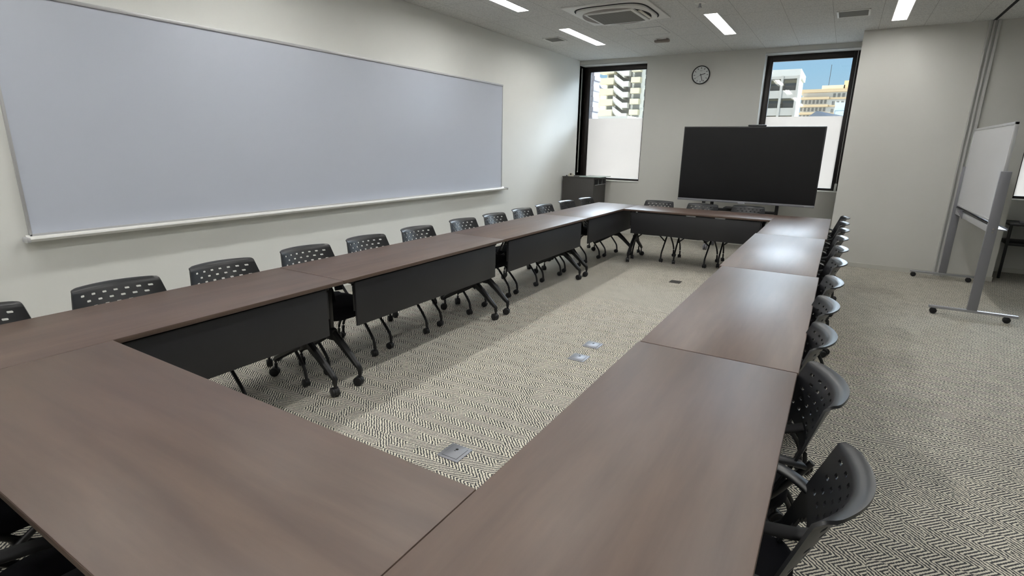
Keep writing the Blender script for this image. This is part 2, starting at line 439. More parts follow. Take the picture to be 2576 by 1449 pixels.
def make_table(name='folding_table'):
    t = empty(name)
    tb = MB().box(-.8978, .8978, -.3, .3, .697, .72, .0025)
    top = tb.build('tabletop', M_wood, t)
    eb = MB()
    eb.box(-.8982, .8982, .2985, .3006, .699, .7175, .0008).box(-.8982, .8982, -.3006, -.2985, .699, .7175, .0008)
    eb.box(-.8983, -.8970, -.3, .3, .699, .7175, .0006).box(.8970, .8983, -.3, .3, .699, .7175, .0006)
    eb.build('edge_band', M_edge, top)
    MB().box(-.792, .792, .262, .276, .40, .685, .003).build('modesty_panel', M_panel, t)
    MB().box(-.76, .76, .015, .055, .62, .65, .006).box(-.79, .79, .236, .258, .655, .697, .003).build('crossbeam', M_black, t)
    for s in (-1, 1):
        x = s*.80
        g = MB()
        g.box(x-.018, x+.018, -.24, .27, .676, .697, .004)
        g.box(x-.014, x+.014, .018, .052, .30, .68, .005)
        g.box(x-.024, x+.024, -.005, .075, .265, .345, .014)
        g.tube([(x, .05, .312), (x, .15, .235), (x, .262, .135), (x, .28, .118), (x, .28, .078)], 0, flat=[(.042, .062), (.040, .052), (.036, .040), (.034, .030), (.024, .024)], up=(0, 0, 1))
        g.tube([(x, .02, .312), (x, -.10, .235), (x, -.262, .140), (x, -.29, .118), (x, -.29, .078)], 0, flat=[(.042, .058), (.040, .050), (.036, .040), (.034, .030), (.024, .024)], up=(0, 0, 1))
        g.box(x-.006, x+.006, .262, .268, .5, .66, .001)
        leg = g.build('leg', M_black, t)
        caster_parts(MB(), x, .28, top=.09, ang=.3*s).build('caster', M_blackpl, leg)
        caster_parts(MB(), x, -.29, top=.09, ang=-.6*s).build('caster', M_blackpl, leg)
    return t
proto = make_table()
used = [False]
def place_table(x, y, rz, label, group):
    o = proto if not used[0] else copy_tree(proto)
    used[0] = True
    o.location = (x, y, 0); o.rotation_euler = (0, 0, rz)
    return tag(o, label, 'table', group)
gl = 'folding tables in the row along the whiteboard'
gr = 'folding tables in the row along the open side'
ordn = ['nearest the camera', 'second from the near end', 'third from the near end', 'at the far end by the corner']
for k in range(4):
    place_table(-.3, .3+1.8*k+.001, -PI/2, 'dark brown folding table in the whiteboard side row, '+ordn[k], gl)
ordr = ['nearest the camera', 'second from the near end', 'third from the near end', 'at the far end by the screen']
dx = [0, .004, -.012, 0]; dyy = [-.002, .0, .002, .004]
for k in range(4):
    place_table(2.1+dx[k], .3+1.8*k+dyy[k]*.5, PI/2, 'dark brown table in the right hand row, '+ordr[k], gr)
place_table(.9, -.3, 0, 'dark brown folding table closing the near end of the table ring', 'folding tables across the ends')
ft = place_table(.902, 6.3, PI, 'dark brown folding table closing the far end in front of the big screen', 'folding tables across the ends')
for xx in (.02, -.33):  # pale strips stand in for light showing through the gap over the panel
    MB().box(xx-.06, xx+.06, .262, .283, .682, .695, .003).build('gap_light_strip', M_alu, ft)
MB().box(.71, .735, .262, .283, .681, .695, .003).build('gap_light_strip', M_alu, ft)

# ================================================================ chairs
def make_chair():
    t = empty('meeting_chair')
    # perforated shell
    NU, NV = 32, 27
    def S(i, j):
        # i 0..NU across, j 0..NV up; the last four rows are the rim rolled backwards
        u = -1+2*i/NU
        v = min(j, 23)/23
        wpts = [(0, .212), (.42, .224), (.6, .224), (.8, .210), (1, .197)]
        for (a, wa), (b_, wb) in zip(wpts, wpts[1:]):
            if v <= b_: w = wa+(wb-wa)*(v-a)/(b_-a); break
        t = max(0, (j-23)/4)
        z = .44+.335*v+.012*math.sin(t*PI/2)
        y = -.080-.115*v-.036*t+(.03+.028*v)*(u*u-1)
        w -= .012*t*t
        k = max(0, abs(u)-.86)/.14
        y += .012*t*k*k
        return Vector((u*w, y, z))
    bm = bmesh.new()
    grid = [[bm.verts.new(S(i, j)) for i in range(NU+1)] for j in range(NV+1)]
    # slots: cells 2x2
    slots = {}
    for ri, j in enumerate((21, 19, 17, 15, 13)):
        n = 7 if ri % 2 == 0 else 6
        for q in range(n):
            slots[(16-2*(n-1)+4*q-1, j)] = True
    # slot cell spans columns i..i+2 and rows j..j+2
    covered = set()
    for (i, j) in slots:
        if i+2 > NU: continue
        for a in (0, 1):
            for b in (0, 1): covered.add((i+a, j-1+b))
    for j in range(NV):
        for i in range(NU):
            lo = 10 if 8 <= i < 24 else (9 if 7 <= i < 25 else (8 if 6 <= i < 26 else (6 if 5 <= i < 27 else 1)))
            if j < lo: continue
            if (i, j) not in covered:
                bm.faces.new((grid[j][i], grid[j][i+1], grid[j+1][i+1], grid[j+1][i]))
    dead = []
    for (i, j) in slots:
        if i+2 > NU: continue
        j0 = j-1
        per = [(i, j0), (i+1, j0), (i+2, j0), (i+2, j0+1), (i+2, j0+2), (i+1, j0+2), (i, j0+2), (i, j0+1)]
        cu, cv = i+1, j0+1
        hu, hv = .88, .33
        off = [(-.8, -1), (0, -1), (.8, -1), (1, 0), (.8, 1), (0, 1), (-.8, 1), (-1, 0)]
        inner = [bm.verts.new(S(cu+a*hu, cv+b*hv)) for a, b in off]
        P = [grid[q][p] for p, q in per]
        for q in range(8):
            bm.faces.new((P[q], P[(q+1) % 8], inner[(q+1) % 8], inner[q]))
        dead.append(grid[j0+1][i+1])
    for v in dead:
        if v.is_valid and not v.link_faces: bm.verts.remove(v)
    bmesh.ops.recalc_face_normals(bm, faces=bm.faces)
    bmesh.ops.solidify(bm, geom=bm.faces[:], thickness=.0075)
    loose = [v for v in bm.verts if not v.link_faces]
    for v in loose: bm.verts.remove(v)
    m = MB(); m.bm.free(); m.bm = bm
    back = m.build('backrest', M_chairpl, t, 50)
    MB().tube(smooth_path([(0, -.185, .615), (0, -.15, .60), (0, .00, .565), (0, .05, .50), (0, .06, .40)], .05, 5), 0, flat=(.045, .016)).build('back_bar', M_dark, t, 50)
    # seat pad
    sd = MB()
    ringsz = [(.380, .9), (.386, .97), (.404, 1.0), (.422, .985), (.431, .93), (.433, .75)]
    def seat_ring(z, k):
        out = []
        for q in range(40):
            a = 2*PI*q/40; n = 4.5
            cx = abs(math.cos(a))**(2/n)*(1 if math.cos(a) >= 0 else -1)
            sy = abs(math.sin(a))**(2/n)*(1 if math.sin(a) >= 0 else -1)
            yy = sy*.218*k+.06
            xx = cx*(.215+.012*sy)*k
            zz = z-.028*max(0, (yy-.18)/.1)**2+.006*abs(cx)**3
            if yy < -.1: zz += .010
            out.append((xx, yy, zz))
        return out
    sd.loft([seat_ring(z, k) for z, k in ringsz]).build('seat', M_seat, t, 60)
    MB().box(-.16, .16, -.1, .2, .366, .385, .01).build('seat_pan', M_blackpl, t)
    # armrests, swept out from the shell
    for s in (-1, 1):
        p = smooth_path([(s*.214, -.165, .595), (s*.245, -.09, .618), (s*.258, .02, .622), (s*.258, .10, .615), (s*.250, .125, .56), (s*.232, .06, .45)], .04, 5)
        n = len(p)
        fl = [(.044, .012) if i < n*.62 else (.026, .014) for i in range(n)]
        MB().tube(p, 0, flat=fl).build('armrest', M_chairpl, t, 50)
    for s in (-1, 1):
        rl = smooth_path([(s*.235, .10, .425), (s*.238, -.03, .345), (s*.250, -.19, .20), (s*.255, -.232, .135), (s*.255, -.24, .065)], .05, 4)
        lg = MB().tube(rl, .0105).build('leg', M_black, t, 60)
        caster_parts(MB(), s*.255, -.24, r=.026, w=.040, top=.08, ang=s*.5).build('caster', M_blackpl, lg)
        fl_ = smooth_path([(s*.200, -.19, .60), (s*.212, -.10, .47), (s*.212, .02, .36), (s*.204, .18, .185), (s*.20, .232, .12), (s*.20, .24, .065)], .05, 4)
        lg = MB().tube(fl_, .0105).build('leg', M_black, t, 60)
        caster_parts(MB(), s*.20, .24, r=.026, w=.040, top=.08, ang=s*.2).build('caster', M_blackpl, lg)
    cb = MB().tube(smooth_path([(-.207, .105, .27), (-.10, .09, .365), (.10, .09, .365), (.207, .105, .27)], .04, 4), .009)
    cb.tube([(-.238, 0, .365), (.238, 0, .365)], .009).tube([(-.236, -.06, .335), (.236, -.06, .335)], .009)
    cb.build('crossbar', M_black, t, 60)
    return t
chair0 = make_chair(); cu = [False]
def place_chair(x, y, rz, label, group):
    o = chair0 if not cu[0] else copy_tree(chair0)
    cu[0] = True
    o.location = (x, y, 0); o.rotation_euler = (0, 0, rz)
    return tag(o, label, 'chair', group)
num = ['first', 'second', 'third', 'fourth', 'fifth', 'sixth', 'seventh', 'eighth', 'ninth', 'tenth', 'eleventh', 'twelfth']
ly_ = [-.275, .318, .905, 1.515, 2.09, 2.71, 3.40, 3.96, 4.57, 5.16, 5.80, 6.38]
lx_ = [-.485, -.50, -.53, -.54, -.535, -.545, -.55, -.535, -.545, -.56, -.55, -.51]
for k, y in enumerate(ly_):
    extra = ', cut by left edge' if k == 0 else (', before cabinet' if k == 11 else '')
    place_chair(lx_[k], y, -PI/2-.04+random.uniform(-.02, .02), 'black perforated chair on the whiteboard side, %s from near end%s' % (num[k], extra), 'chairs along the whiteboard side')
ry_ = [.43, .955, 1.515, 2.03, 2.60, 3.28, 3.88, 4.50, 5.09, 5.67, 6.25]
rx_ = [2.312, 2.264, 2.226, 2.23, 2.245, 2.264, 2.273, 2.275, 2.286, 2.289, 2.296]
rj_ = [-.11, .16, .02, .05, .03, .05, 0, .01, -.02, .02, 0]
for k, y in enumerate(ry_):
    place_chair(rx_[k], y, PI/2+rj_[k], 'black perforated armchair on the open right side, %s from the near end' % num[k], 'chairs along the right hand row')
for k, (x, y, a) in enumerate(((.275, 6.51, .02), (.868, 6.49, -.03), (1.425, 6.60, -.06))):
    place_chair(x, y, PI+a, 'black perforated chair behind the far end table, '+['leftmost, clear of the screen', 'middle one under the screen', 'right one under the screen centre'][k], 'chairs behind the far end table')
for k, x in enumerate((.31, .93)):
    place_chair(x, -.53, 0, 'black chair tucked under the near end table, '+['farther left and hidden', 'seat showing at the bottom left corner'][k], 'chairs at the near end table')

# ================================================================ wall whiteboard
wb = empty('wall_whiteboard', (X0, 3.075, .9), 0, 'wide bluish white magnetic whiteboard with silver frame on the left wall', 'whiteboard')
def LO(mb, o):
    bmesh.ops.translate(mb.bm, verts=mb.bm.verts, vec=tuple(-c for c in o.location)); return mb
WY0, WY1, WZ0, WZ1 = .345, 5.805, .912, 2.332
LO(MB().box(X0+.002, X0+.018, WY0+.01, WY1-.01, WZ0+.01, WZ1-.01), wb).build('writing_surface', M_wboard, wb, 0)
fr = MB()
fr.box(X0, X0+.028, WY0, WY1, WZ1-.022, WZ1, .003).box(X0, X0+.024, WY0, WY0+.014, WZ0, WZ1, .003).box(X0, X0+.024, WY1-.014, WY1, WZ0, WZ1, .003).box(X0, X0+.024, WY0, WY1, WZ0-.004, WZ0+.016, .003)
LO(fr, wb).build('board_frame', M_alu, wb)
ty0, ty1 = WY0-.04, WY1+.07
prof = [(X0+.018, WZ0+.012), (X0+.018, WZ0-.018), (X0+.085, WZ0-.024), (X0+.092, WZ0-.008), (X0+.084, WZ0-.010), (X0+.03, WZ0-.006)]
LO(MB().prism(prof, 'y', ty0+.02, ty1-.02), wb).build('pen_tray', M_white, wb)
for ya in (ty0, ty1-.02):
    LO(MB().box(X0+.016, X0+.096, ya, ya+.02, WZ0-.028, WZ0+.004, .006), wb).build('tray_end_cap', M_alu, wb)

# ================================================================ big screen on its stand
tv = empty('display_screen', (1.225, 7.66, .74), 0, 'large black flat display on a wheeled stand behind the far tables', 'display')
TX0, TX1, TZ0, TZ1 = .285, 2.168, .742, 1.834
def LT(m): return LO(m, tv)
LT(MB().box(TX0, TX1, 7.655, 7.715, TZ0, TZ1, .006).box(TX0+.2, TX1-.2, 7.71, 7.75, TZ0+.15, TZ1-.2, .02)).build('housing', M_blackpl, tv)
LT(MB().box(TX0+.016, TX1-.016, 7.650, 7.656, TZ0+.04, TZ1-.014)).build('screen_glass', M_screen, tv, 0)
LT(MB().box(TX0, TX1, 7.642, 7.660, TZ0, TZ0+.032, .004)).build('lower_bezel', M_greymet, tv)
LT(MB().box(1.17, 1.27, 7.636, 7.645, TZ0-.014, TZ0+.012, .003)).build('sensor_strip', M_silver, tv)
LT(MB().box(2.04, 2.15, 7.638, 7.643, TZ0+.006, TZ0+.018, .001)).build('nameplate', M_silver, tv)
LT(MB().box(.66, .71, 7.638, 7.66, TZ0-.03, TZ0-.002, .003)).build('port_cover', M_dark, tv)
st = empty('display_stand', (1.225, 7.85, 0), 0, 'black wheeled floor stand carrying the large display', 'display stand')
def LS(m): return LO(m, st)
for x in (.78, 1.69):
    LS(MB().box(x-.022, x+.022, 7.765, 7.815, .12, 1.5, .004)).build('post', M_black, st)
    LS(MB().box(x-.022, x+.022, 7.60, 8.20, .105, .14, .006)).build('foot', M_black, st)
    for y in (7.63, 8.16):
        c = MB()
        c.cyl((x-.028, y+.0, .047), (x-.006, y, .047), .047, n=24, bev=.006).cyl((x+.006, y, .047), (x+.028, y, .047), .047, n=24, bev=.006)
        c.box(x-.006, x+.006, y-.03, y+.03, .04, .105, .003)
        LS(c).build('caster', M_greymet, st)
LS(MB().box(.80, 1.67, 7.77, 7.81, .60, .64, .004)).build('crossbar', M_black, st)
LS(MB().box(.80, 1.67, 7.752, 7.77, 1.1, 1.16, .004).box(.80, 1.67, 7.752, 7.77, 1.4, 1.46, .004)).build('mount_rail', M_black, st)
LS(MB().box(.98, 1.50, 7.62, 7.81, .655, .672, .004)).build('shelf', M_black, st)
wc = empty('conference_camera', (1.30, 7.68, TZ1+.001), 0, 'small black bar camera on top of the large display', 'camera')
MB().box(-.12, .12, -.025, .03, 0, .022, .008).build('camera_body', M_blackpl, wc)
MB().cyl((0, -.028, .011), (0, -.024, .011), .008, n=16).build('lens', M_screen, wc)
rc = MB().box(-.03, .03, -.02, .02, 0, .012, .004).build('remote_control', M_white)
rc.location = (1.15, 7.66, .6725); tag(rc, 'small white remote on the shelf under the large display', 'remote')

# ================================================================ corner cabinet
cab = empty('storage_cabinet', (-1.49, 8.07, 0), 0, 'dark grey low cabinet standing in the far left corner by the window', 'cabinet')
LC = lambda m: LO(m, cab)
LC(MB().box(-1.79, -1.20, 7.80, 8.355, .03, .985, .003)).build('carcass', M_cab, cab)
LC(MB().box(-1.785, -1.205, 7.81, 8.34, 0, .03)).build('plinth', M_dark, cab)
LC(MB().box(-1.797, -1.193, 7.792, 8.362, .985, 1.003, .003)).build('cabinet_top', M_cab, cab)
LC(MB().box(-1.1995, -1.191, 7.84, 8.34, .875, .965, .002)).build('vent_slot', M_dark, cab)
LC(MB().box(-1.1915, -1.185, 7.84, 8.34, .87, .878).box(-1.1915, -1.185, 7.98, 7.985, .875, .965).box(-1.1915, -1.185, 8.15, 8.155, .875, .965)).build('slot_rail', M_alu, cab)
gb = MB().box(-1.50, -1.10, 7.86, 8.33, 1.003, 1.015, .002).build('glass_board', mat('pale_green_acrylic', srgb(188, 206, 200), .15, noise=.02))
tag(gb, 'pale greenish sheet lying on the cabinet in the corner, overhanging its side', 'board')
bx = empty('tape_dispenser', (-1.69, 7.92, 1.003), .2, 'small cream tape dispenser on top of the corner cabinet', 'dispenser')
MB().prism([(-.045, 0), (.045, 0), (.05, .02), (.03, .045), (-.02, .055), (-.045, .035)], 'y', -.02, .02).build('dispenser_body', M_cream, bx)
MB().cyl((.0, -.024, .035), (.0, .024, .035), .016, n=18).build('tape_roll', M_cab, bx)
kn = MB().cyl((-1.765, 7.90, 1.003), (-1.765, 7.90, 1.02), .012, .008, n=14, bev=.002).build('magnet', M_dark)
tag(kn, 'tiny dark round magnet on the corner cabinet beside the cream dispenser', 'magnet')

# ================================================================ blind cords
def cord(x, y, z0, z1, label, handle):
    o = empty('blind_cord', (x, y, z0), 0, label, 'cord')
    MB().cyl((0, 0, 0), (0, 0, z1-z0), .0022, n=6).cyl((.0, .028, .01), (0, .028, z1-z0), .0022, n=6).build('chain', M_white, o)
    if handle: MB().box(-.016, .016, -.014, .04, -.05, .06, .008).build('weight', M_white, o)
    else: MB().box(-.006, .006, -.004, .032, -.012, .012, .004).build('weight', M_white, o)
    return o
cord(X0+.014, 8.45, 1.06, 2.86, 'thin white looped blind cord hanging beside the left window', False)
cord(XP-.03, 8.43, .99, 2.88, 'white blind cord with chunky grip beside the window behind the display', True)

# ================================================================ clock
ck = empty('wall_clock', (.283, YB, 2.645), 0, 'round wall clock with black rim and white face', 'clock')
def ring(r, y, n=64): return [(r*math.cos(2*PI*i/n), y, r*math.sin(2*PI*i/n)) for i in range(n)]
MB().loft([ring(.130, -.001), ring(.139, -.01), ring(.139, -.032), ring(.134, -.038), ring(.126, -.036), ring(.125, -.022)], cap=False).build('rim', M_blackpl, ck, 40)
MB().cyl((0, -.002, 0), (0, -.024, 0), .128, n=64).build('dial', mat('clock_dial', srgb(216, 219, 219), .5), ck)
hm = MB()
for i in range(12):
    a = 2*PI*i/12; mt = Matrix.Rotation(a, 4, 'Y')
    hm.box(-.0035, .0035, -.0255, -.0245, .088, .112, mtx=mt)
    if i in (0, 1, 2, 5, 6, 11): hm.box(.004, .0075, -.0255, -.0245, .100, .112, mtx=mt)
hm.build('hour_marks', M_black, ck)
MB().box(-.018, .018, -.0252, -.0245, .058, .062).build('lettering', M_cab, ck)
def hand(name, ang, L, w, y, mm):
    MB().box(-w, w, y-.0015, y, -.018, L, mtx=Matrix.Rotation(ang, 4, 'Y')).build(name, mm, ck)
hand('hour_hand', math.radians(73.5), .07, .005, -.027, M_black)
hand('minute_hand', math.radians(162), .103, .0042, -.029, M_black)
hand('second_hand', math.radians(240), .10, .001, -.031, M_black)
MB().cyl((0, -.024, 0), (0, -.033, 0), .008, n=16).build('hub', M_black, ck)

# ================================================================ ceiling lamps
def make_lamp():
    t = empty('ceiling_light')
    h = MB()
    # housing open at the bottom: sides, ends, lid, and a thin lip
    a, b, H = .0735, .6295, .07
    h.box(-a, -a+.003, -b, b, 0, H).box(a-.003, a, -b, b, 0, H).box(-a, a, -b, -b+.003, 0, H).box(-a, a, b-.003, b, 0, H).box(-a, a, -b, b, H, H+.003)
    h.box(-a-.006, -a+.003, -b-.006, b+.006, -.004, 0).box(a-.003, a+.006, -b-.006, b+.006, -.004, 0).box(-a, a, -b-.006, -b+.003, -.004, 0).box(-a, a, b-.003, b+.006, -.004, 0)
    h.build('housing', M_white, t, 0)
    n = 10
    prof = [(.042*math.cos(PI+PI*i/n), .028+.022*math.sin(PI+PI*i/n)) for i in range(n+1)]+[(.042, .062), (-.042, .062)]
    MB().prism(prof, 'y', -.60, .60).build('diffuser', M_led, t, 60)
    return t
lamp0 = make_lamp(); first = True
wherex = ['left column', 'middle column', 'column right of the table ring', 'column beyond the partition track', 'column by the right wall']
wherey = ['nearest the windows', 'second from the windows', 'above the near tables', 'above the viewpoint', 'behind the viewpoint']
for i, lx in enumerate(LX):
    for j, ly in enumerate(LY):
        o = lamp0 if first else copy_tree(lamp0); first = False
        o.location = (lx, ly, ZC)
        tag(o, 'lit white ceiling strip light, %s, %s' % (wherex[i], wherey[j]), 'ceiling light', 'recessed strip lights')

# ================================================================ air conditioner cassette
ac = empty('air_conditioner', (0, 5.325, ZC), 0, 'square white ceiling air conditioner cassette with grey centre grille', 'air conditioner')
ac.rotation_euler = (0, 0, 0)
MB().box(-.472, .472, -.475, .475, -.014, 0, .004).build('cover_panel', M_white, ac)
def sq(r, z, n=4.2, N=72):
    out = []
    for q in range(N):
        a = 2*PI*q/N; c, s = math.cos(a), math.sin(a)
        out.append((r*abs(c)**(2/n)*(1 if c >= 0 else -1), r*abs(s)**(2/n)*(1 if s >= 0 else -1), z))
    return out
MB().loft([sq(.415, -.012), sq(.415, -.020)]).build('shadow_gap', M_dark, ac)
MB().loft([sq(.400, -.016), sq(.398, -.036), sq(.375, -.046)]).build('raised_body', M_white, ac, 40)
MB().box(-.285, .285, -.285, .285, -.058, -.044, .006).build('grille_frame', M_white, ac)
gm = MB().box(-.25, .25, -.25, .25, -.0605, -.055)
for i in range(24):
    y = -.24+.0209*i; gm.box(-.248, .248, y-.002, y+.002, -.063, -.060)
gm.build('intake_grille', M_grille, ac, 0)
def lens(c, L, h, z0, z1):
    """flat half moon hugging the grille, before rotation"""
    pts = [(-L, .292)]+[(L*(-1+2*k/14), .292+h*(1-(-1+2*k/14)**2)) for k in range(1, 14)]+[(L, .292)]
    return pts
for k in range(4):
    mm = Matrix.Rotation(k*PI/2, 4, 'Z')
    pts = lens(0, .27, .085, 0, 0)
    b = MB().prism(pts, 'z', -.0475, -.044); bmesh.ops.transform(b.bm, matrix=mm, verts=b.bm.verts)
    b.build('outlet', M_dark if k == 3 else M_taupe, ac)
b = MB().box(-.2, .2, .31, .345, -.056, -.050, .003); bmesh.ops.transform(b.bm, matrix=Matrix.Rotation(3*PI/2, 4, 'Z'), verts=b.bm.verts)
b.build('louver', M_cream, ac)

# ================================================================ ceiling vents, hatch, detectors
def vent(name, x0, x1, y0, y1, label, cat='vent'):
    o = empty(name, ((x0+x1)/2, (y0+y1)/2, ZC), 0, label, cat)
    w, h = (x1-x0)/2, (y1-y0)/2
    MB().box(-w, w, -h, -h+.02, -.008, 0, .002).box(-w, w, h-.02, h, -.008, 0, .002).box(-w, -w+.02, -h, h, -.008, 0, .002).box(w-.02, w, -h, h, -.008, 0, .002).build('vent_frame', M_white, o)
    g = MB().box(-w+.02, w-.02, -h+.02, h-.02, -.002, 0)
    n = int((2*h-.04)/.016)
    for i in range(n):
        y = -h+.026+i*.016; g.box(-w+.02, w-.02, y, y+.006, -.006, -.001)
    g.build('slats', M_grille, o, 0)
vent('ceiling_vent', -1.468, -1.213, 6.275, 6.575, 'small grey slatted ceiling vent beside the left wall')
vent('ceiling_vent', 2.12, 2.437, 6.345, 6.68, 'grey slatted ceiling vent with cream frame near the right lamp')
hx = empty('access_hatch', (-.003, 6.46, ZC), 0, 'square flush ceiling access hatch between air conditioner and detector', 'hatch')
MB().box(-.222, .222, -.222, .222, -.002, 0).build('hatch_panel', M_ceil, hx, 0)
hf = MB()
for a, b_, c, d in ((-.228, .228, -.228, -.222), (-.228, .228, .222, .228), (-.228, -.222, -.228, .228), (.222, .228, -.228, .228)):
    hf.box(a, b_, c, d, -.004, 0)
hf.build('hatch_rim', M_alu, hx, 0)
sd_ = empty('motion_sensor', (.02, 7.03, ZC), 0, 'oblong grey sensor box hanging from the ceiling near the clock', 'sensor')
MB().box(-.105, .105, -.035, .035, -.048, -.006, .018, 3).build('sensor_body', M_taupe, sd_)
MB().cyl((0, 0, -.012), (0, 0, 0), .07, n=32).build('sensor_base', M_white, sd_)
MB().box(-.105, -.06, -.06, -.04, -.02, 0, .003).build('clip', M_white, sd_)
sk = empty('fire_sprinkler', (.905, 5.33, ZC), 0, 'small round ceiling sprinkler at the top edge near the middle lamps', 'sprinkler')
MB().cyl((0, 0, -.006), (0, 0, 0), .055, n=32, bev=.002).build('rosette', M_white, sk)
MB().cyl((0, 0, -.04), (0, 0, -.005), .012, n=12).cyl((0, 0, -.045), (0, 0, -.04), .022, n=16).build('nozzle', M_silver, sk)

# ================================================================ floor boxes
def floor_box(x, y, label, dark=False, rz=0):
    o = empty('floor_outlet', (x, y, 0), rz, label, 'floor outlet', 'power outlets sunk in the carpet')
    if dark:
        MB().box(-.062, .062, -.064, .064, 0, .004, .001).build('lid', M_cab, o)
        return
    MB().box(-.064, .064, -.067, .067, 0, .004, .0012).build('plate', M_fbox, o)
    MB().box(-.046, .046, -.050, .050, .004, .0044).build('lid_gap', M_dark, o, 0)
    MB().box(-.0445, .0445, -.0485, .0485, .0042, .0056, .0006).build('lid', M_fbox, o)
    MB().cyl((-.004, .024, .0056), (-.004, .024, .0061), .008, n=16).box(-.012, -.002, .008, .012, .0056, .006).build('finger_catch', M_dark, o)
floor_box(.963, 1.005, 'square grey metal floor outlet nearest the near end table')
floor_box(.967, 2.512, 'square grey metal floor outlet, nearer of the close pair mid carpet')
floor_box(.951, 2.812, 'square grey metal floor outlet, farther of the close pair mid carpet')
floor_box(.950, 5.275, 'plain dark square floor outlet cover near the far end table', True)

# ================================================================ mobile whiteboard
mw = empty('mobile_whiteboard', (3.68, 6.42, 0), 0, 'white rolling whiteboard on a silver frame with castors, right of the tables', 'whiteboard stand')
LM = lambda m: LO(m, mw)
xb = 3.672
LM(MB().box(xb-.010, xb+.010, 5.55, 7.30, .925, 1.775)).build('board', M_mboard, mw, 0)
LM(MB().box(xb-.015, xb+.015, 5.53, 7.32, 1.765, 1.79, .003).box(xb-.015, xb+.015, 5.53, 7.32, .91, .93, .003).box(xb-.015, xb+.015, 5.53, 5.55, .91, 1.79, .003).box(xb-.015, xb+.015, 7.30, 7.32, .91, 1.79, .003)).build('board_frame', M_alu, mw)
LM(MB().box(xb-.012, xb+.012, 5.50, 7.34, .81, .875, .004)).build('crossbar', M_alu, mw)
LM(MB().prism([(xb+.012, .865), (xb+.012, .845), (xb+.115, .838), (xb+.12, .86), (xb+.113, .848), (xb+.03, .853)], 'y', 5.53, 7.31)).build('tray', M_silver, mw)
LM(MB().box(xb-.022, xb+.022, 5.55, 7.30, .885, .895, .002)).build('tilt_bar', M_black, mw)
LM(MB().prism([(xb-.075, .90), (xb-.012, .90), (xb-.012, .80)], 'y', 6.86, 6.885)).build('corner_bracket', M_greymet, mw)
for yq in (5.49, 7.355):
    LM(MB().box(xb-.038, xb+.038, yq-.016, yq+.016, .075, 1.365, .004)).build('post', M_greymet, mw)
    b = MB()
    ft_ = LM(MB().box(xb-.325, xb+.335, yq-.02, yq+.02, .058, .082, .004)).build('foot', M_silver, mw)
    for xq in (xb-.285, xb+.26):
        c = MB().cyl((xq, yq-.018, .029), (xq, yq-.004, .029), .029, n=20, bev=.005).cyl((xq, yq+.004, .029), (xq, yq+.018, .029), .029, n=20, bev=.005).box(xq-.02, xq+.012, yq-.006, yq+.006, .03, .058, .003)
        LM(c).build('caster', M_blackpl, ft_)
LM(MB().cyl((xb+.005, 5.47, .855), (xb+.005, 5.476, .855), .009, n=14).cyl((xb+.005, 5.47, .825), (xb+.005, 5.476, .825), .009, n=14)).build('bolt', M_chrome, mw)

# ================================================================ side table by the right window
sdt = empty('side_table', (4.9, 8.13, 0), 0, 'black side table with a lower shelf below the right hand window', 'table')
LD = lambda m: LO(m, sdt)
LD(MB().box(4.28, 5.55, 7.86, 8.37, .665, .69, .008)).build('tabletop', M_blackpl, sdt)
for x in (4.31, 5.52):
    for y in (7.89, 8.34):
        LD(MB().box(x-.014, x+.014, y-.014, y+.014, 0, .67, .003)).build('leg', M_black, sdt)
LD(MB().box(4.32, 5.51, 7.88, 8.35, .42, .455, .004)).build('shelf', M_black, sdt)
pa = MB().box(-.05, .05, -.03, .03, 0, .03, .006).build('power_adapter', M_greymet); pa.location = (4.44, 7.96, .69)
tag(pa, 'small grey power adapter brick on the black side table', 'adapter')
cbm = []
for q in range(60):
    a = q*.55; r = .03+.035*math.sin(q*.37)**2
    cbm.append((4.60+r*math.cos(a)*1.3+.003*q/2, 7.97+r*math.sin(a), .696+.008*(1+math.sin(q*.9))))
cbb = MB().tube(cbm, .004, n=6).build('cable', M_blackpl); tag(cbb, 'tangled black cable beside the adapter on the black side table', 'cable')

# ================================================================ outside
M_og = mat('asphalt', srgb(84, 84, 82), .9, noise=.1, nscale=.2)
struct('ground', MB().box(-400, 400, 9.5, 700, -9.2, -9.0), M_og)
M_cr = mat('cream_render', srgb(208, 199, 172), .8, noise=.05, nscale=.5)
M_cw = mat('white_render', srgb(214, 212, 205), .8, noise=.04, nscale=.5)
M_cg = mat('grey_concrete', srgb(192, 188, 180), .8, noise=.06, nscale=.7)
M_pk = mat('pink_render', srgb(214, 186, 168), .8, noise=.05, nscale=.5)
M_or = mat('ochre_render', srgb(212, 188, 152), .8, noise=.05, nscale=.5)
M_wd = mat('dark_window', srgb(134, 133, 128), .3, noise=.1, nscale=2)
M_rf = mat('slate_roof', srgb(120, 128, 140), .7, noise=.1, nscale=2)
M_rail = mat('bronze_railing', srgb(88, 80, 70), .5)
M_bl = mat('pale_blue_panel', srgb(186, 206, 222), .6, noise=.03)
M_br = mat('grey_brick', srgb(128, 124, 128), .8, noise=.35, nscale=9)

# brick pier just outside the left window
bp_ = empty('brick_pier', (-1.965, 9.3, 0), 0, 'rough grey brick pier right outside the left window', 'pier')
g = MB().box(-.35, .02, .012, .3, -2, 3.6)
for r in range(58):
    z = -1.9+r*.095
    o_ = .0 if r % 2 else -.06
    g.box(-.36, .035+o_*.5+random.uniform(-.006, .006), 0+random.uniform(0, .008), .31, z, z+.083, .006)
g.build('brick_courses', M_br, bp_)

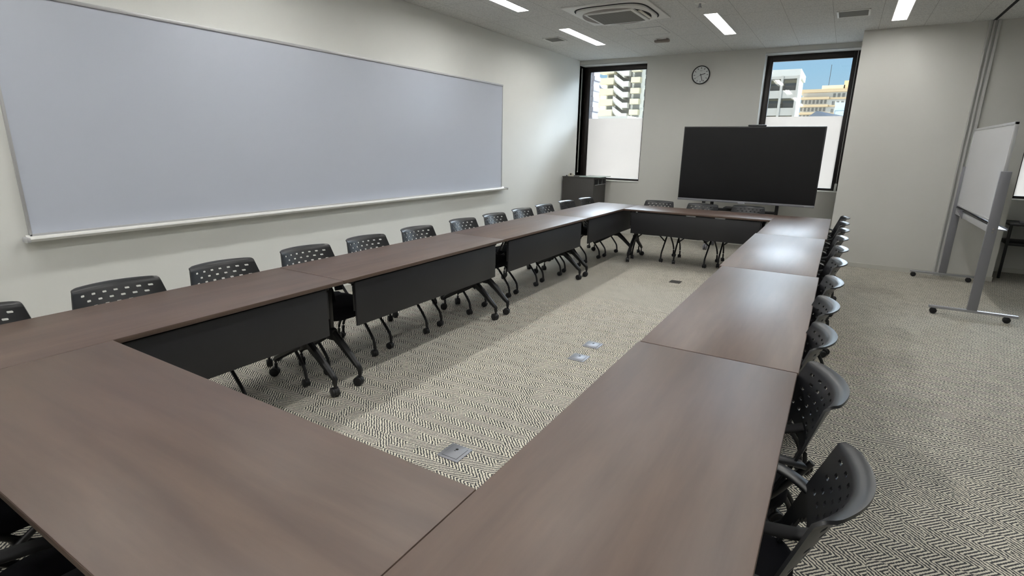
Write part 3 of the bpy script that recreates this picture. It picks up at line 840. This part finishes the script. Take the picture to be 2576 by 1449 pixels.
# apartment block with zigzag stair (far beyond the left window)
ap = empty('apartment_building', (-54, 150, -9), 0, 'tall cream apartment block with zigzag stair seen through the left window', 'building')
LA = lambda m: LO(m, ap)
LA(MB().box(-59.0, -56.0, 152.0, 165, -9, 32)).build('left_wing', M_cw, ap, 0)
LA(MB().box(-56.2, -51.0, 154, 165, -9, 32)).build('stair_core', M_cg, ap, 0)
LA(MB().box(-51.3, -38.0, 151.6, 165, -9, 32)).build('right_wing', M_cw, ap, 0)
for f in range(-6, 4):
    z = 19.0+2.82*f
    LA(MB().box(-60.3, -56.1, 149.6, 152.0, z-.35, z+1.35)).build('balcony', M_cr, ap, 0)
    LA(MB().box(-58.6, -56.6, 151.9, 152.05, z-1.7, z-.4)).build('window', M_wd, ap, 0)
    LA(MB().box(-51.1, -48.6, 149.8, 151.6, z-.15, z+1.25)).build('balcony', M_cr, ap, 0)
    LA(MB().box(-50.7, -48.8, 151.5, 151.65, z-1.45, z-.2)).build('window', M_wd, ap, 0)
    LA(MB().box(-47.7, -47.0, 151.5, 151.65, z-.9, z+.9)).build('window', M_wd, ap, 0)
    # stair flight parapet sloping down to the right, then its landing box
    LA(MB().prism([(-56.1, z+2.2), (-56.1, z+.9), (-53.3, z-1.1), (-53.3, z+.3)], 'y', 149.9, 150.3)).build('stair_flight', M_cw, ap, 0)
    LA(MB().box(-53.3, -51.7, 149.6, 151.2, z-1.1, z+.25)).build('landing', M_cw, ap, 0)
    LA(MB().prism([(-56.1, z+.9), (-56.1, z+.4), (-53.3, z-1.6), (-53.3, z-1.1)], 'y', 150.3, 153.9)).build('stair_slab', M_cg, ap, 0)
pk = empty('tower_block', (-80, 190, -9), 0, 'pinkish slab block with small square windows, leftmost through the left window', 'building')
LP_ = lambda m: LO(m, pk)
LP_(MB().box(-86, -76.3, 190, 200, -9, 22.1)).build('wall', M_pk, pk, 0)
LP_(MB().prism([(-86.5, 22.0), (-75.8, 22.0), (-77.5, 24.0), (-84.5, 24.0)], 'y', 189.5, 200.5)).build('roof', M_rf, pk, 0)
for r in range(8):
    for c in range(5):
        LP_(MB().box(-79.0+c*.62-1.0, -79.0+c*.62-.7, 189.9, 190.1, 20.6-r*1.55, 21.3-r*1.55)).build('window', M_wd, pk, 0)
lw = MB().box(-64, -40, 118, 130, -9, 8.3).build('low_building', M_cw, None, 0)
tag(lw, 'low white flat roofed building in front of the stair block', 'building')

# grey concrete flats on the left of the second window
fb = empty('balcony_flats', (-12, 110, -9), 0, 'grey concrete flats with railed balconies, left half of the right window', 'building')
LF = lambda m: LO(m, fb)
LF(MB().box(-22, -6.6, 112.2, 122, -9, 14.9)).build('wall', M_cr, fb, 0)
LF(MB().box(-22, -6.3, 110, 122, 14.2, 15.3)).build('parapet', M_cw, fb, 0)
for f in range(7):
    z = 14.2-2.95*f
    LF(MB().box(-22, -6.3, 110, 112.2, z-.75 if f else z-.45, z+.55 if f else z)).build('floor_beam', M_cg, fb, 0)
for x in (-21.3, -18.8, -16.3, -13.8, -11.35, -9.1, -6.55):
    LF(MB().box(x-.2, x+.2, 109.8, 112.1, -9, 14.25)).build('column', M_cg, fb, 0)
for f in range(5):
    z = 14.2-2.95*f
    for x in (-16.1, -13.6, -11.15, -8.9):
        LF(MB().box(x+.1, x+1.95, 112.1, 112.25, z-2.35, z-1.0)).build('window', M_wd, fb, 0)
        rl = MB().box(x, x+2.1, 110.05, 110.1, z-1.75, z-1.68)
        for q in range(12): rl.box(x+.05+q*.18, x+.09+q*.18, 110.05, 110.1, z-2.4, z-1.7)
        LF(rl).build('railing', M_rail, fb, 0)

oc = empty('terraced_flats', (-8, 260, -9), 0, 'ochre flats with long stacked balconies, right half of the right window', 'building')
LQ = lambda m: LO(m, oc)
LQ(MB().box(-16.4, 6, 262, 280, -9, 25.4)).build('wall', M_cw, oc, 0)
LQ(MB().box(-9.9, -1.8, 264, 278, 25.4, 27.5)).build('penthouse', M_cr, oc, 0)
LQ(MB().box(-2.2, 3, 264, 278, 25.4, 29.1)).build('lift_tower', M_or, oc, 0)
LQ(MB().box(-17.4, 6, 260, 280, 24.6, 25.8)).build('cornice', M_or, oc, 0)
for f in range(1, 9):
    z = 25.2-2.95*f
    LQ(MB().box(-17.4, -6.6+.0, 260, 262, z-.35, z+.55)).build('balcony', M_or, oc, 0)
    LQ(MB().box(-6.6, 6, 261.3, 262, z-.3, z+.35)).build('ledge', M_or, oc, 0)
    for x in range(7):
        LQ(MB().box(-16.6+x*1.4, -15.8+x*1.4, 261.85, 262.05, z-1.9, z-.5)).build('window', M_wd, oc, 0)
    for x in range(3):
        LQ(MB().box(-5.4+x*1.6, -4.5+x*1.6, 261.85, 262.05, z-1.9+2.95-.6, z+1.9)).build('window', M_wd, oc, 0)
gh = empty('gabled_house', (-.5, 60, -9), 0, 'low house with a grey pitched roof above the frosted film, right window', 'house')
LG = lambda m: LO(m, gh)
LG(MB().box(-5, 2.6, 60.4, 70, -9, 4.6)).build('wall', M_cg, gh, 0)
LG(MB().prism([(-1.4, 4.55), (.55, 4.55), (-.5, 5.25)], 'y', 60, 66)).build('gable_roof', M_rf, gh, 0)
LG(MB().prism([(-.5, 5.25), (-.4, 5.25), (2.6, 4.62), (2.6, 4.5), (.5, 4.5)], 'y', 61, 68)).build('side_roof', M_rf, gh, 0)
wtk = empty('water_tank', (1.0, 75, 3), 0, 'pale blue boxy tank behind the pitched roof, right window', 'tank')
LK = lambda m: LO(m, wtk)
LK(MB().prism([(.55, -9.0), (2.05, -9.0), (2.05, 6.6), (1.8, 7.0), (.55, 7.05)], 'y', 75, 77)).build('tank_shell', M_bl, wtk, 0)
LK(MB().box(.6, 2.6, 74.7, 74.75, 6.05, 6.12).box(.6, .66, 74.7, 74.75, 4, 6.1).box(1.85, 1.91, 74.7, 74.75, 4, 6.1)).build('railing', M_rf, wtk, 0)
an = MB().cyl((-9.0, 300, -9), (-9.0, 300, 40), .12, n=6).build('antenna_mast', M_cab); tag(an, 'thin antenna mast against the sky in the right window', 'mast')
